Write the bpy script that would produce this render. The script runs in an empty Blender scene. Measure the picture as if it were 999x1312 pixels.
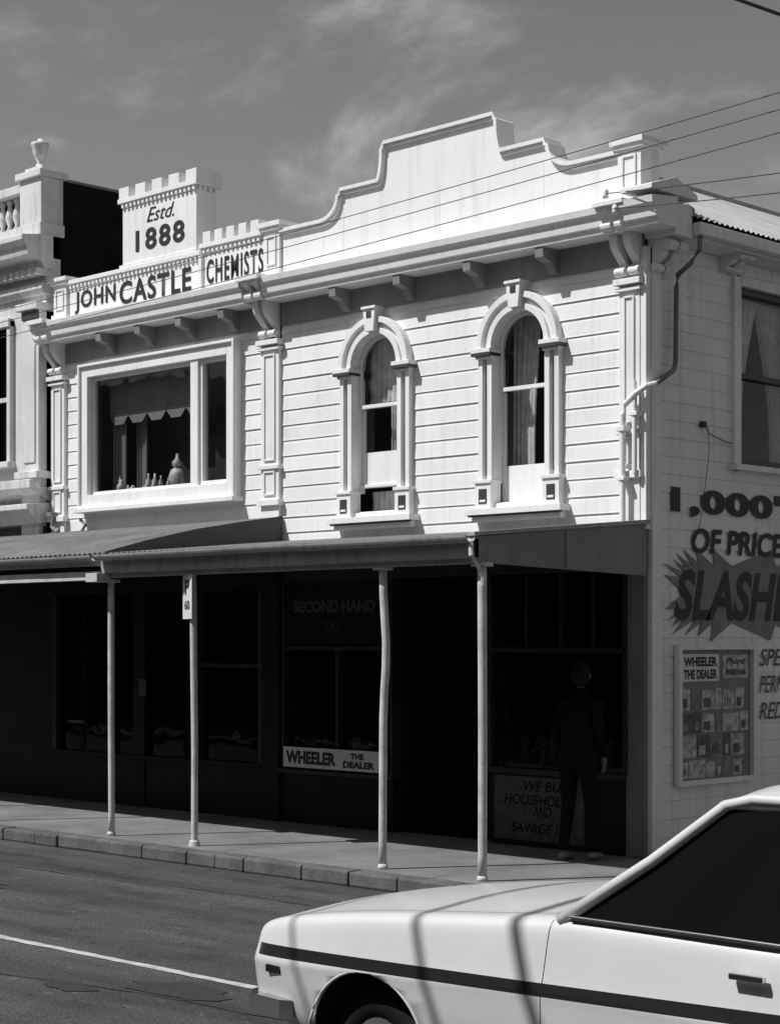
import bpy, bmesh, math, random
from mathutils import Vector, Matrix
random.seed(7)
S = bpy.context.scene
COL = S.collection
pi = math.pi

# ------------------------------------------------------------------ materials
def nn(nt, t, **kw):
    n = nt.nodes.new(t)
    for k, v in kw.items():
        setattr(n, k, v)
    return n

def mat(name, base, rough=0.6, var=0.15, scale=3.0, bump=0.1, bscale=40.0, streak=0.0, metal=0.0, spec=0.4, dirt=0.0):
    m = bpy.data.materials.new(name); m.use_nodes = True
    nt = m.node_tree; L = nt.links; b = nt.nodes['Principled BSDF']
    b.inputs['Roughness'].default_value = rough
    b.inputs['Metallic'].default_value = metal
    b.inputs['Specular IOR Level'].default_value = spec
    geo = nn(nt, 'ShaderNodeNewGeometry')
    n1 = nn(nt, 'ShaderNodeTexNoise'); n1.inputs['Scale'].default_value = scale
    n1.inputs['Detail'].default_value = 8; n1.inputs['Roughness'].default_value = 0.65
    L.new(geo.outputs['Position'], n1.inputs['Vector'])
    mr = nn(nt, 'ShaderNodeMapRange')
    mr.inputs['From Min'].default_value = 0.3; mr.inputs['From Max'].default_value = 0.7
    mr.inputs['To Min'].default_value = base * (1 - var); mr.inputs['To Max'].default_value = min(base * (1 + var * .6), 0.9)
    L.new(n1.outputs['Fac'], mr.inputs['Value'])
    out = mr.outputs['Result']
    if streak > 0:
        mp = nn(nt, 'ShaderNodeMapping'); mp.inputs['Scale'].default_value = (14, 14, 0.9)
        L.new(geo.outputs['Position'], mp.inputs['Vector'])
        n2 = nn(nt, 'ShaderNodeTexNoise'); n2.inputs['Scale'].default_value = 1.0; n2.inputs['Detail'].default_value = 6
        L.new(mp.outputs['Vector'], n2.inputs['Vector'])
        m2 = nn(nt, 'ShaderNodeMapRange')
        m2.inputs['From Min'].default_value = 0.5; m2.inputs['From Max'].default_value = 0.75
        m2.inputs['To Min'].default_value = 1.0; m2.inputs['To Max'].default_value = 1 - streak
        L.new(n2.outputs['Fac'], m2.inputs['Value'])
        mm = nn(nt, 'ShaderNodeMath', operation='MULTIPLY')
        L.new(out, mm.inputs[0]); L.new(m2.outputs['Result'], mm.inputs[1]); out = mm.outputs[0]
    if dirt > 0:
        n4 = nn(nt, 'ShaderNodeTexNoise'); n4.inputs['Scale'].default_value = 22; n4.inputs['Detail'].default_value = 10
        n4.inputs['Roughness'].default_value = .75
        L.new(geo.outputs['Position'], n4.inputs['Vector'])
        m4 = nn(nt, 'ShaderNodeMapRange')
        m4.inputs['From Min'].default_value = 0.58; m4.inputs['From Max'].default_value = 0.72
        m4.inputs['To Min'].default_value = 1.0; m4.inputs['To Max'].default_value = 1 - dirt
        L.new(n4.outputs['Fac'], m4.inputs['Value'])
        mm = nn(nt, 'ShaderNodeMath', operation='MULTIPLY')
        L.new(out, mm.inputs[0]); L.new(m4.outputs['Result'], mm.inputs[1]); out = mm.outputs[0]
    cc = nn(nt, 'ShaderNodeCombineColor')
    for i in range(3): L.new(out, cc.inputs[i])
    L.new(cc.outputs[0], b.inputs['Base Color'])
    if bump > 0:
        n3 = nn(nt, 'ShaderNodeTexNoise'); n3.inputs['Scale'].default_value = bscale; n3.inputs['Detail'].default_value = 6
        L.new(geo.outputs['Position'], n3.inputs['Vector'])
        bp = nn(nt, 'ShaderNodeBump'); bp.inputs['Strength'].default_value = bump; bp.inputs['Distance'].default_value = 0.01
        L.new(n3.outputs['Fac'], bp.inputs['Height']); L.new(bp.outputs[0], b.inputs['Normal'])
    return m

def glass(name, tint=0.8, refl=0.06):
    m = bpy.data.materials.new(name); m.use_nodes = True
    nt = m.node_tree; L = nt.links; nt.nodes.remove(nt.nodes['Principled BSDF'])
    o = nt.nodes['Material Output']
    t = nn(nt, 'ShaderNodeBsdfTransparent'); t.inputs[0].default_value = (tint, tint, tint, 1)
    g = nn(nt, 'ShaderNodeBsdfGlossy'); g.inputs['Roughness'].default_value = 0.03
    g.inputs[0].default_value = (.8, .8, .8, 1)
    n = nn(nt, 'ShaderNodeTexNoise'); n.inputs['Scale'].default_value = 2.5
    geo = nn(nt, 'ShaderNodeNewGeometry'); L.new(geo.outputs['Position'], n.inputs['Vector'])
    bp = nn(nt, 'ShaderNodeBump'); bp.inputs['Strength'].default_value = .12; bp.inputs['Distance'].default_value = .02
    L.new(n.outputs['Fac'], bp.inputs['Height']); L.new(bp.outputs[0], g.inputs['Normal'])
    f = nn(nt, 'ShaderNodeLayerWeight'); f.inputs['Blend'].default_value = .5
    pw = nn(nt, 'ShaderNodeMath', operation='POWER'); pw.inputs[1].default_value = 5.0
    L.new(f.outputs['Facing'], pw.inputs[0])
    a = nn(nt, 'ShaderNodeMath', operation='ADD'); a.inputs[1].default_value = refl; a.use_clamp = True
    L.new(pw.outputs[0], a.inputs[0])
    mx = nn(nt, 'ShaderNodeMixShader'); L.new(a.outputs[0], mx.inputs[0]); L.new(t.outputs[0], mx.inputs[1]); L.new(g.outputs[0], mx.inputs[2])
    L.new(mx.outputs[0], o.inputs[0])
    return m

M = dict(
 white=mat('white_paint', .78, .5, .10, 1.2, .12, 60, streak=.12, dirt=.14),
 siding=mat('weatherboard_white', .76, .55, .09, 1.3, .2, 70, streak=.12, dirt=.14),
 sidesid=mat('weatherboard_side', .78, .6, .12, 1.2, .2, 70, streak=.2, dirt=.2),
 parapet=mat('parapet_sheet', .78, .55, .07, .9, .06, 20, streak=.13),
 frieze=mat('frieze_shade_paint', .26, .6, .2, 2, .15, 50, streak=.2),  # grey stands in for the cornice shadow on frieze and modillions
 trimgrey=mat('grey_trim_and_shade', .20, .6, .2, 2, .15, 50, streak=.2),
 darktrim=mat('dark_trim', .05, .5, .3, 4, .1),  # near-black sashes, plus strips in grooves and under caps, sills and ledges
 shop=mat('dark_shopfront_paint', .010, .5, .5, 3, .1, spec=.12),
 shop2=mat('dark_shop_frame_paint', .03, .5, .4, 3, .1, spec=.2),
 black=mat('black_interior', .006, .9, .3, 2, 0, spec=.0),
 room=mat('room_wall', .20, .9, .2, 2, 0),
 letter=mat('sign_lettering_black', .02, .6, .4, 10, 0, dirt=0),
 letterg=mat('sign_lettering_faded', .06, .6, .5, 14, 0),
 star=mat('starburst_grey_paint', .19, .6, .25, 6, .05, dirt=.3),
 iron=mat('corrugated_iron', .18, .55, .35, 1.8, .1, 30, streak=.35, dirt=.25, spec=.3),
 ironl=mat('roof_iron_light', .36, .55, .2, 1.5, .1, 30, streak=.2, dirt=.2),
 fascia=mat('verandah_fascia_paint', .34, .6, .2, 2, .1, 40, streak=.35, dirt=.3),
 post=mat('post_paint', .55, .5, .3, 5, .2, 50, dirt=.6),
 curtain=mat('lace_curtain', .62, .9, .35, 9, .2, 60),
 brick=mat('dark_tarred_brick', .012, .9, .4, 3, .3, 30, spec=.05),
 stucco=mat('stucco_white', .64, .7, .16, 1.3, .2, 50, streak=.3, dirt=.3),
 conc=mat('footpath_concrete', .17, .85, .35, 1.6, .3, 60, dirt=.45),
 kerb=mat('kerb_stone', .11, .85, .5, 4, .5, 40, dirt=.5),
 chrome=mat('chrome', .6, .2, .1, 5, 0, metal=1.0),
 rubber=mat('rubber', .010, .8, .2, 8, .1, spec=.15),
 sign=mat('sign_white_board', .62, .5, .15, 6, 0, dirt=.25),
 skin=mat('skin', .12, .6, .1, 8, .05), hair=mat('hair', .015, .7, .3, 60, .4, 200, spec=.1), cloth=mat('dark_coat_cloth', .009, .9, .3, 14, .3, 90, spec=.05),
 shoe=mat('light_shoe', .16, .5, .2, 10, .05),
 wire=mat('wire_weathered', .05, .7, .1, 4, 0),
 tar=mat('tar_patch', .028, .8, .4, 20, .5, 90),
 opp=mat('opposite_brick', .09, .8, .4, 1.0, .2), opp2=mat('opposite_render', .14, .8, .3, 1.0, .2),
 p1=mat('print_a', .45, .5, .7, 18, 0), p2=mat('print_b', .2, .5, .8, 14, 0), p3=mat('print_c', .08, .5, .8, 20, 0),
)
M['glass'] = glass('window_glass', .84, .05)
M['shopglass'] = glass('shop_glass', .45, .02)

def asphalt():
    m = bpy.data.materials.new('asphalt'); m.use_nodes = True
    nt = m.node_tree; L = nt.links; b = nt.nodes['Principled BSDF']
    b.inputs['Roughness'].default_value = .8; b.inputs['Specular IOR Level'].default_value = .3
    geo = nn(nt, 'ShaderNodeNewGeometry')
    def noise(s, sc=(1, 1, 1), d=8):
        mp = nn(nt, 'ShaderNodeMapping'); mp.inputs['Scale'].default_value = sc
        L.new(geo.outputs['Position'], mp.inputs['Vector'])
        n = nn(nt, 'ShaderNodeTexNoise'); n.inputs['Scale'].default_value = s; n.inputs['Detail'].default_value = d
        L.new(mp.outputs[0], n.inputs['Vector']); return n.outputs['Fac']
    def rng(v, a, b_, c, d):
        r = nn(nt, 'ShaderNodeMapRange'); L.new(v, r.inputs['Value'])
        for k, x in zip(('From Min', 'From Max', 'To Min', 'To Max'), (a, b_, c, d)): r.inputs[k].default_value = x
        return r.outputs[0]
    def mul(a, b_):
        q = nn(nt, 'ShaderNodeMath', operation='MULTIPLY'); L.new(a, q.inputs[0]); L.new(b_, q.inputs[1]); return q.outputs[0]
    v = mul(rng(noise(.7, (.25, 1.4, 1)), .3, .7, .038, .085), rng(noise(70, d=4), .35, .65, .45, 1.55))
    v = mul(v, rng(noise(4, (.35, 1, 1)), .5, .72, 1.05, .62))
    v = mul(v, rng(noise(1.1, (.12, 2.2, 1), 4), .42, .62, .75, 1.12))
    v = mul(v, rng(noise(14, (1, 1, 1), 10), .60, .68, 1.0, .5))
    v = mul(v, rng(noise(9, (.6, 1, 1), 10), .62, .70, 1.0, 1.6))
    cc = nn(nt, 'ShaderNodeCombineColor')
    for i in range(3): L.new(v, cc.inputs[i])
    L.new(cc.outputs[0], b.inputs['Base Color'])
    bp = nn(nt, 'ShaderNodeBump'); bp.inputs['Strength'].default_value = .7; bp.inputs['Distance'].default_value = .012
    L.new(noise(90, d=5), bp.inputs['Height']); L.new(bp.outputs[0], b.inputs['Normal'])
    return m
M['asphalt'] = asphalt()
M['line'] = mat('road_paint', .46, .7, .4, 8, .3, 90, dirt=.8)
M['ground'] = mat('ground_earth', .12, .9, .3, .5, .2)

# ------------------------------------------------------------------ mesh helpers
def empty(name, loc=(0, 0, 0)):
    e = bpy.data.objects.new(name, None); e.location = loc; COL.objects.link(e); return e

class MB:
    def __init__(s): s.v = []; s.f = []
    def box(s, x0, x1, y0, y1, z0, z1):
        n = len(s.v)
        s.v += [(x0,y0,z0),(x1,y0,z0),(x1,y1,z0),(x0,y1,z0),(x0,y0,z1),(x1,y0,z1),(x1,y1,z1),(x0,y1,z1)]
        s.f += [[n+i for i in q] for q in ((0,3,2,1),(4,5,6,7),(0,1,5,4),(1,2,6,5),(2,3,7,6),(3,0,4,7))]
        return s
    def quad(s, *p):
        n = len(s.v); s.v += list(p); s.f.append([n+i for i in range(len(p))]); return s
    def prism(s, poly, a, b, fn):
        n = len(s.v); k = len(poly)
        s.v += [fn(p, a) for p in poly] + [fn(p, b) for p in poly]
        s.f.append([n+i for i in range(k)][::-1]); s.f.append([n+k+i for i in range(k)])
        for i in range(k):
            j = (i+1) % k; s.f.append([n+i, n+j, n+k+j, n+k+i])
        return s
    def px(s, poly, x0, x1): return s.prism(poly, x0, x1, lambda p, a: (a, p[0], p[1]))
    def py(s, poly, y0, y1): return s.prism(poly, y0, y1, lambda p, a: (p[0], a, p[1]))
    def pz(s, poly, z0, z1): return s.prism(poly, z0, z1, lambda p, a: (p[0], p[1], a))
    def ribbon(s, pts, th, y0, y1):
        k = len(pts); offs = []
        for i in range(k):
            a = Vector(pts[max(i-1, 0)]); b = Vector(pts[min(i+1, k-1)]); t = (b-a).normalized()
            offs.append((pts[i][0]-t.y*th, pts[i][1]+t.x*th))
        for i in range(k-1):
            s.py([pts[i], pts[i+1], offs[i+1], offs[i]], y0, y1)
        return s
    def lathe(s, prof, c, seg=16):
        n = len(s.v); k = len(prof)
        for r, z in prof:
            for i in range(seg):
                a = 2*pi*i/seg; s.v.append((c[0]+r*math.cos(a), c[1]+r*math.sin(a), c[2]+z))
        for j in range(k-1):
            for i in range(seg):
                i2 = (i+1) % seg
                s.f.append([n+j*seg+i, n+j*seg+i2, n+(j+1)*seg+i2, n+(j+1)*seg+i])
        s.f.append([n+i for i in range(seg)][::-1]); s.f.append([n+(k-1)*seg+i for i in range(seg)])
        return s
    def tube(s, pts, r, seg=8):
        rings = []; k = len(pts); pts = [Vector(p) for p in pts]
        rr = r if isinstance(r, (list, tuple)) else [r]*k
        for i, p in enumerate(pts):
            t = (pts[min(i+1, k-1)]-pts[max(i-1, 0)]).normalized()
            up = Vector((0, 0, 1)) if abs(t.z) < .9 else Vector((1, 0, 0))
            a = t.cross(up).normalized(); b = t.cross(a).normalized()
            n = len(s.v)
            for q in range(seg):
                an = 2*pi*q/seg; s.v.append(tuple(p+a*rr[i]*math.cos(an)+b*rr[i]*math.sin(an)))
            rings.append(n)
        for i in range(k-1):
            for q in range(seg):
                q2 = (q+1) % seg
                s.f.append([rings[i]+q, rings[i]+q2, rings[i+1]+q2, rings[i+1]+q])
        s.f.append([rings[0]+q for q in range(seg)]); s.f.append([rings[-1]+q for q in range(seg)][::-1])
        return s
    def build(s, name, m, parent=None, bevel=0.0, smooth=False, loc=(0, 0, 0)):
        me = bpy.data.meshes.new(name); me.from_pydata(s.v, [], s.f)
        bm = bmesh.new(); bm.from_mesh(me); bmesh.ops.recalc_face_normals(bm, faces=bm.faces)
        if smooth:
            for f in bm.faces: f.smooth = True
        bm.to_mesh(me); bm.free()
        me.materials.append(M[m] if isinstance(m, str) else m)
        o = bpy.data.objects.new(name, me); COL.objects.link(o); o.location = loc
        if bevel:
            b = o.modifiers.new('bevel', 'BEVEL'); b.width = bevel; b.segments = 2; b.limit_method = 'ANGLE'
        if parent: o.parent = parent
        return o

def text(s, org, w, h, m, parent, u=(1, 0, 0), bold=0.02, shear=0.0, name=None, sp=1.0):
    cu = bpy.data.curves.new('txt', 'FONT'); cu.body = s; cu.offset = bold; cu.shear = shear; cu.resolution_u = 4; cu.space_character = sp
    o = bpy.data.objects.new('txt', cu); COL.objects.link(o); bpy.context.view_layer.update()
    me = bpy.data.meshes.new_from_object(o.evaluated_get(bpy.context.evaluated_depsgraph_get()))
    bpy.data.objects.remove(o)
    xs = [v.co.x for v in me.vertices]; ys = [v.co.y for v in me.vertices]
    x0, x1, y0, y1 = min(xs), max(xs), min(ys), max(ys); U = Vector(u); O = Vector(org)
    for v in me.vertices:
        a = (v.co.x-x0)/(x1-x0)*w; b = (v.co.y-y0)/(y1-y0)*h
        v.co = O+U*a+Vector((0, 0, b))
    me.materials.clear(); me.materials.append(M[m])
    o = bpy.data.objects.new(name or ('lettering_'+''.join(c for c in s.lower() if c.isalnum())), me); COL.objects.link(o)
    o.parent = parent; return o

def boards(mb, a0, a1, z0, z1, pitch, holes, side=False, lip=.015, seed=1):
    R = random.Random(seed); z = z0
    while z < z1-1e-4:
        zt = min(z+pitch, z1); iv = [(a0, a1)]
        for h in holes:
            r = h(z, zt) if callable(h) else ((h[0], h[1]) if (z < h[3]-1e-3 and zt > h[2]+1e-3) else None)
            if not r: continue
            new = []
            for p, q in iv:
                if r[1] <= p or r[0] >= q: new.append((p, q)); continue
                if r[0] > p: new.append((p, r[0]))
                if r[1] < q: new.append((r[1], q))
            iv = new
        for p, q in iv:
            cuts = [p]
            if q-p > 1.6 and R.random() < .5: cuts.append(R.uniform(p+.5, q-.5))
            cuts.append(q)
            for i in range(len(cuts)-1):
                c0 = cuts[i]+(.0015 if i else 0); c1 = cuts[i+1]; j = R.uniform(-.0025, .0025)
                poly = [(.02, z), (-lip-j, z), (-lip-j+.002, z+.012), (-.008, zt-.03), (-.004, zt-.010), (-.004, zt), (.02, zt)]
                if side: mb.prism(poly, c0, c1, lambda pt, a: (-pt[0], a, pt[1]))
                else: mb.px(poly, c0, c1)
        z = zt

class G:
    def __init__(s, anchor, lo): s.anchor = anchor; s.lo = lo
    def __call__(s, t): return s.lo+(1-s.lo)*(1-math.sin(min(max(t*1.1, 0), 1)*pi)**.7) if t < .91 else 1
class G2:   # falls from full width at the head to a tie part way down, then hangs straight
    def __init__(s, anchor, lo): s.anchor = anchor; s.lo = lo
    def __call__(s, t): return s.lo+(1-s.lo)*max(0, min(1, (t-.25)/.75))**1.4

def curtain(mb, x0, x1, z0, z1, y, folds=8, amp=.02, gather=None, side=False):
    nx, nz = folds*6, 10; n = len(mb.v)
    for j in range(nz+1):
        t = j/nz; z = z0+(z1-z0)*t
        for i in range(nx+1):
            s = i/nx; xa = x0+(x1-x0)*s
            if gather:
                g = gather(t); xa = x0+(x1-x0)*s*g if gather.anchor == 0 else x1-(x1-x0)*(1-s)*g
            yy = y+amp*math.sin(s*folds*2*pi+math.sin(t*3)*.6)*(.7+.5*math.sin(s*5+1))
            mb.v.append((-yy, xa, z) if side else (xa, yy, z))
    for j in range(nz):
        for i in range(nx):
            a = n+j*(nx+1)+i; mb.f.append([a, a+1, a+nx+2, a+nx+1])

# ------------------------------------------------------------------ WORLD / SUN / CAMERA
SUN = Vector((-.6, -1.0, 1.6)).normalized()
w = bpy.data.worlds.new('World'); S.world = w; w.use_nodes = True
nt = w.node_tree; L = nt.links; bg = nt.nodes['Background']
sky = nn(nt, 'ShaderNodeTexSky', sky_type='NISHITA'); sky.sun_disc = False
sky.sun_elevation = math.asin(SUN.z); sky.sun_rotation = math.atan2(SUN.x, SUN.y) % (2*pi)
sky.air_density = 1.0; sky.dust_density = 1.0; sky.ozone_density = 1.5
sep = nn(nt, 'ShaderNodeSeparateColor'); L.new(sky.outputs[0], sep.inputs[0])
def wm(op, a, b):
    q = nn(nt, 'ShaderNodeMath', operation=op)
    for i, x in enumerate((a, b)):
        if isinstance(x, (int, float)): q.inputs[i].default_value = x
        else: L.new(x, q.inputs[i])
    return q.outputs[0]
v = wm('ADD', wm('MULTIPLY', sep.outputs[0], .60), wm('MULTIPLY', sep.outputs[1], .36))
tc = nn(nt, 'ShaderNodeTexCoord')
mp = nn(nt, 'ShaderNodeMapping'); mp.inputs['Scale'].default_value = (1.0, 1.0, 1.7); mp.inputs['Location'].default_value = (.35, .1, .47)
L.new(tc.outputs['Generated'], mp.inputs[0])
cn = nn(nt, 'ShaderNodeTexNoise'); cn.inputs['Scale'].default_value = 5.0; cn.inputs['Detail'].default_value = 10
cn.inputs['Roughness'].default_value = .6; cn.inputs['Distortion'].default_value = .3
L.new(mp.outputs[0], cn.inputs['Vector'])
cr = nn(nt, 'ShaderNodeMapRange', interpolation_type='SMOOTHSTEP')
cr.inputs['From Min'].default_value = .50; cr.inputs['From Max'].default_value = .74
cr.inputs['To Min'].default_value = 0; cr.inputs['To Max'].default_value = 3.6
L.new(cn.outputs['Fac'], cr.inputs[0])
v = wm('ADD', v, cr.outputs[0])
cc = nn(nt, 'ShaderNodeCombineColor')
for i in range(3): L.new(v, cc.inputs[i])
L.new(cc.outputs[0], bg.inputs[0]); bg.inputs[1].default_value = .10

ld = bpy.data.lights.new('sun', 'SUN'); ld.energy = 5.0; ld.angle = math.radians(.5); ld.color = (1, .995, .985)
lo = bpy.data.objects.new('sun', ld); COL.objects.link(lo)
lo.rotation_euler = SUN.to_track_quat('Z', 'Y').to_euler(); lo.location = (-6, -10, 16)

cam = bpy.data.cameras.new('camera'); co = bpy.data.objects.new('camera', cam); COL.objects.link(co)
co.location = (9.036, -12.151, 1.9); co.rotation_euler = (pi/2, 0, math.radians(44.54))
cam.sensor_fit = 'HORIZONTAL'; cam.sensor_width = 36; cam.lens = 85.1; cam.shift_y = .164; cam.clip_end = 2000
S.camera = co
S.view_settings.view_transform = 'Standard'; S.view_settings.look = 'None'; S.view_settings.exposure = 0

# ------------------------------------------------------------------ GROUND
MB().box(-600, 600, -600, 600, -.5, -.004).build('ground', 'ground')
mb = MB(); mb.box(-200, 200, -9.6, -2.27, -.003, 0.0); mb.box(1.95, 9, -2.27, 200, -.003, 0.0); mb.build('road', 'asphalt')
mb = MB()
x = -40.0
while x < 1.6:
    mb.box(x, min(x+1.195, 1.62), -2.10, 0.0, -.003, .12); mb.box(x, min(x+1.195, 1.62), 0.006, .6, -.003, .12); x += 1.2
y = .6
while y < 30:
    mb.box(.0, 1.75, y+.006, y+1.2, -.003, .12); y += 1.2
mb.build('pavement', 'conc', bevel=.004)
mb = MB(); x = -40.0; R = random.Random(3)
while x < 1.5:
    l = R.uniform(.32, .8); j = R.uniform(-.012, .012)
    mb.box(x, x+l-R.uniform(.003, .010), -2.27+j, -2.106, -.003, .120+R.uniform(-.010, .004)); x += l
y = -2.0
while y < 30:
    mb.box(1.756, 1.93, y, y+.88, -.003, .122); y += .9
mb.pz([(1.5, -2.27), (1.78, -2.2), (1.93, -2.0), (1.756, -2.0), (1.63, -2.106), (1.5, -2.106)], -.003, .121)
mb.build('kerb', 'kerb', bevel=.018)
MB().box(-200, 200, -14.6, -9.6, -.003, .12).build('pavement', 'conc')
mb = MB()
def rough_strip(x0, x1, y0, y1, step=.12, j=.008, seed=1):
    R = random.Random(seed); n = max(2, int((x1-x0)/step)); a = []; b = []
    for i in range(n+1):
        xx = x0+(x1-x0)*i/n; a.append((xx, y0+R.uniform(-j, j))); b.append((xx, y1+R.uniform(-j, j)))
    for i in range(n): mb.quad((*a[i], .004), (*a[i+1], .004), (*b[i+1], .004), (*b[i], .004))
rough_strip(-8, -.95, -5.64, -5.46, seed=2); rough_strip(-.95, 2.1, -5.545, -5.475, .1, .006, seed=3)
rough_strip(2.9, 8.9, -5.56, -5.46, seed=4); rough_strip(-38, -11, -5.62, -5.48, .5, seed=6)
mb.build('road_marking', 'line')
# bitumen repairs and sealed cracks
mb = MB(); R = random.Random(12)
def blob(cx_, cy_, rx, ry, n=22):
    mb.quad(*[(cx_+rx*R.uniform(.65, 1.1)*math.cos(2*pi*i/n), cy_+ry*R.uniform(.65, 1.1)*math.sin(2*pi*i/n), .0045) for i in range(n)])
blob(1.25, -5.85, .42, .20); blob(.7, -6.2, .25, .1); blob(-3.6, -4.2, .7, .3)
def crack(x0, y0, x1, y1, wd=.012):
    n = 30; pts = []; yy = 0
    for i in range(n+1):
        yy += R.uniform(-.03, .03); pts.append((x0+(x1-x0)*i/n, y0+(y1-y0)*i/n+yy))
    for i in range(n):
        a, b = pts[i], pts[i+1]; w0 = wd*R.uniform(.4, 1.3)
        mb.quad((a[0], a[1]-w0, .0047), (b[0], b[1]-w0, .0047), (b[0], b[1]+w0, .0047), (a[0], a[1]+w0, .0047))
crack(-7, -3.6, 1.0, -3.3, .007); crack(-2, -6.6, 2.4, -6.0, .008)
mb.build('road_repair_patch', 'tar')

# ------------------------------------------------------------------ SHOPS ON THE OTHER SIDE OF THE STREET (behind the photographer)
R = random.Random(21); x = -48.0
while x < 44:
    wd = R.uniform(6, 10); hh = R.uniform(7.0, 9.0)
    E = empty('shop_building', (x, -14.6, 0)); a = MB(); d = MB()
    a.box(0, wd-.02, -9, 0, .12, hh); a.box(-.0, wd-.02, .0, .25, hh-.5, hh-.3); a.box(.0, wd-.02, .0, .15, hh-1.3, hh-1.2)
    a.box(.05, wd-.05, .0, 2.2, 2.9, 3.0)
    for i in range(3):
        c0 = wd*(i+.5)/3; d.box(c0-.5, c0+.5, .0, .02, 4.2, 5.9); a.box(c0-.6, c0+.6, .02, .1, 4.08, 4.2)
    d.box(.5, wd-.5, .0, .02, .7, 2.6)
    for px_ in (.3, wd-.35): a.box(px_, px_+.08, 2.1, 2.18, .12, 2.9)
    a.build('facade_and_verandah', R.choice(('opp', 'opp2')), E); d.build('windows', 'black', E)
    x += wd

# ------------------------------------------------------------------ SHARED ARCHITECTURAL PARTS
CORN = [(0, 5.205), (-.24, 5.205), (-.25, 5.25), (-.27, 5.26), (-.28, 5.33), (-.31, 5.36), (-.32, 5.42), (0, 5.46)]
def bracket(mb, xc, z0, z1, proj, wd=.085):
    pr = []
    N = 14
    for i in range(N+1):
        t = i/N; z = z0+(z1-z0)*t
        y = -.035-(proj-.035)*(t**1.5) + .034*math.sin(t*2*pi*1.5)
        pr.append((y, z))
    mb.px([(0, z0)]+pr+[(0, z1)], xc-wd/2, xc+wd/2)
    for yy, zz, r in ((-proj*.78, z1-.10, .045), (-.07, z0+.07, .036)):
        mb.px([(yy+r*math.cos(a*pi/6), zz+r*math.sin(a*pi/6)) for a in range(12)], xc-wd/2-.014, xc+wd/2+.014)
    mb.box(xc-wd/2-.012, xc+wd/2+.012, -proj-.02, 0, z1, z1+.045)

def pilaster(mb, dk, x0, x1, z0, z1):
    mb.box(x0, x1, -.05, 0.02, z0, z1)
    for a, b in ((3.66, z1-.14), (3.32, 3.56)):
        mb.box(x0+.05, x0+.068, -.066, -.05, a, b); mb.box(x1-.068, x1-.05, -.066, -.05, a, b)
        mb.box(x0+.068, x1-.068, -.066, -.05, a, a+.018); mb.box(x0+.068, x1-.068, -.066, -.05, b-.018, b)
        dk.box(x0+.07, x1-.07, -.052, -.0495, a+.02, b-.02)
    mb.box(x0-.02, x1+.02, -.075, 0.01, 3.58, 3.62); mb.box(x0-.03, x1+.03, -.085, 0.01, 3.22, 3.28)
    mb.box(x0-.02, x1+.02, -.08, 0.01, z1-.10, z1-.07); mb.box(x0-.03, x1+.03, -.10, 0.01, z1-.05, z1)

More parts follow.
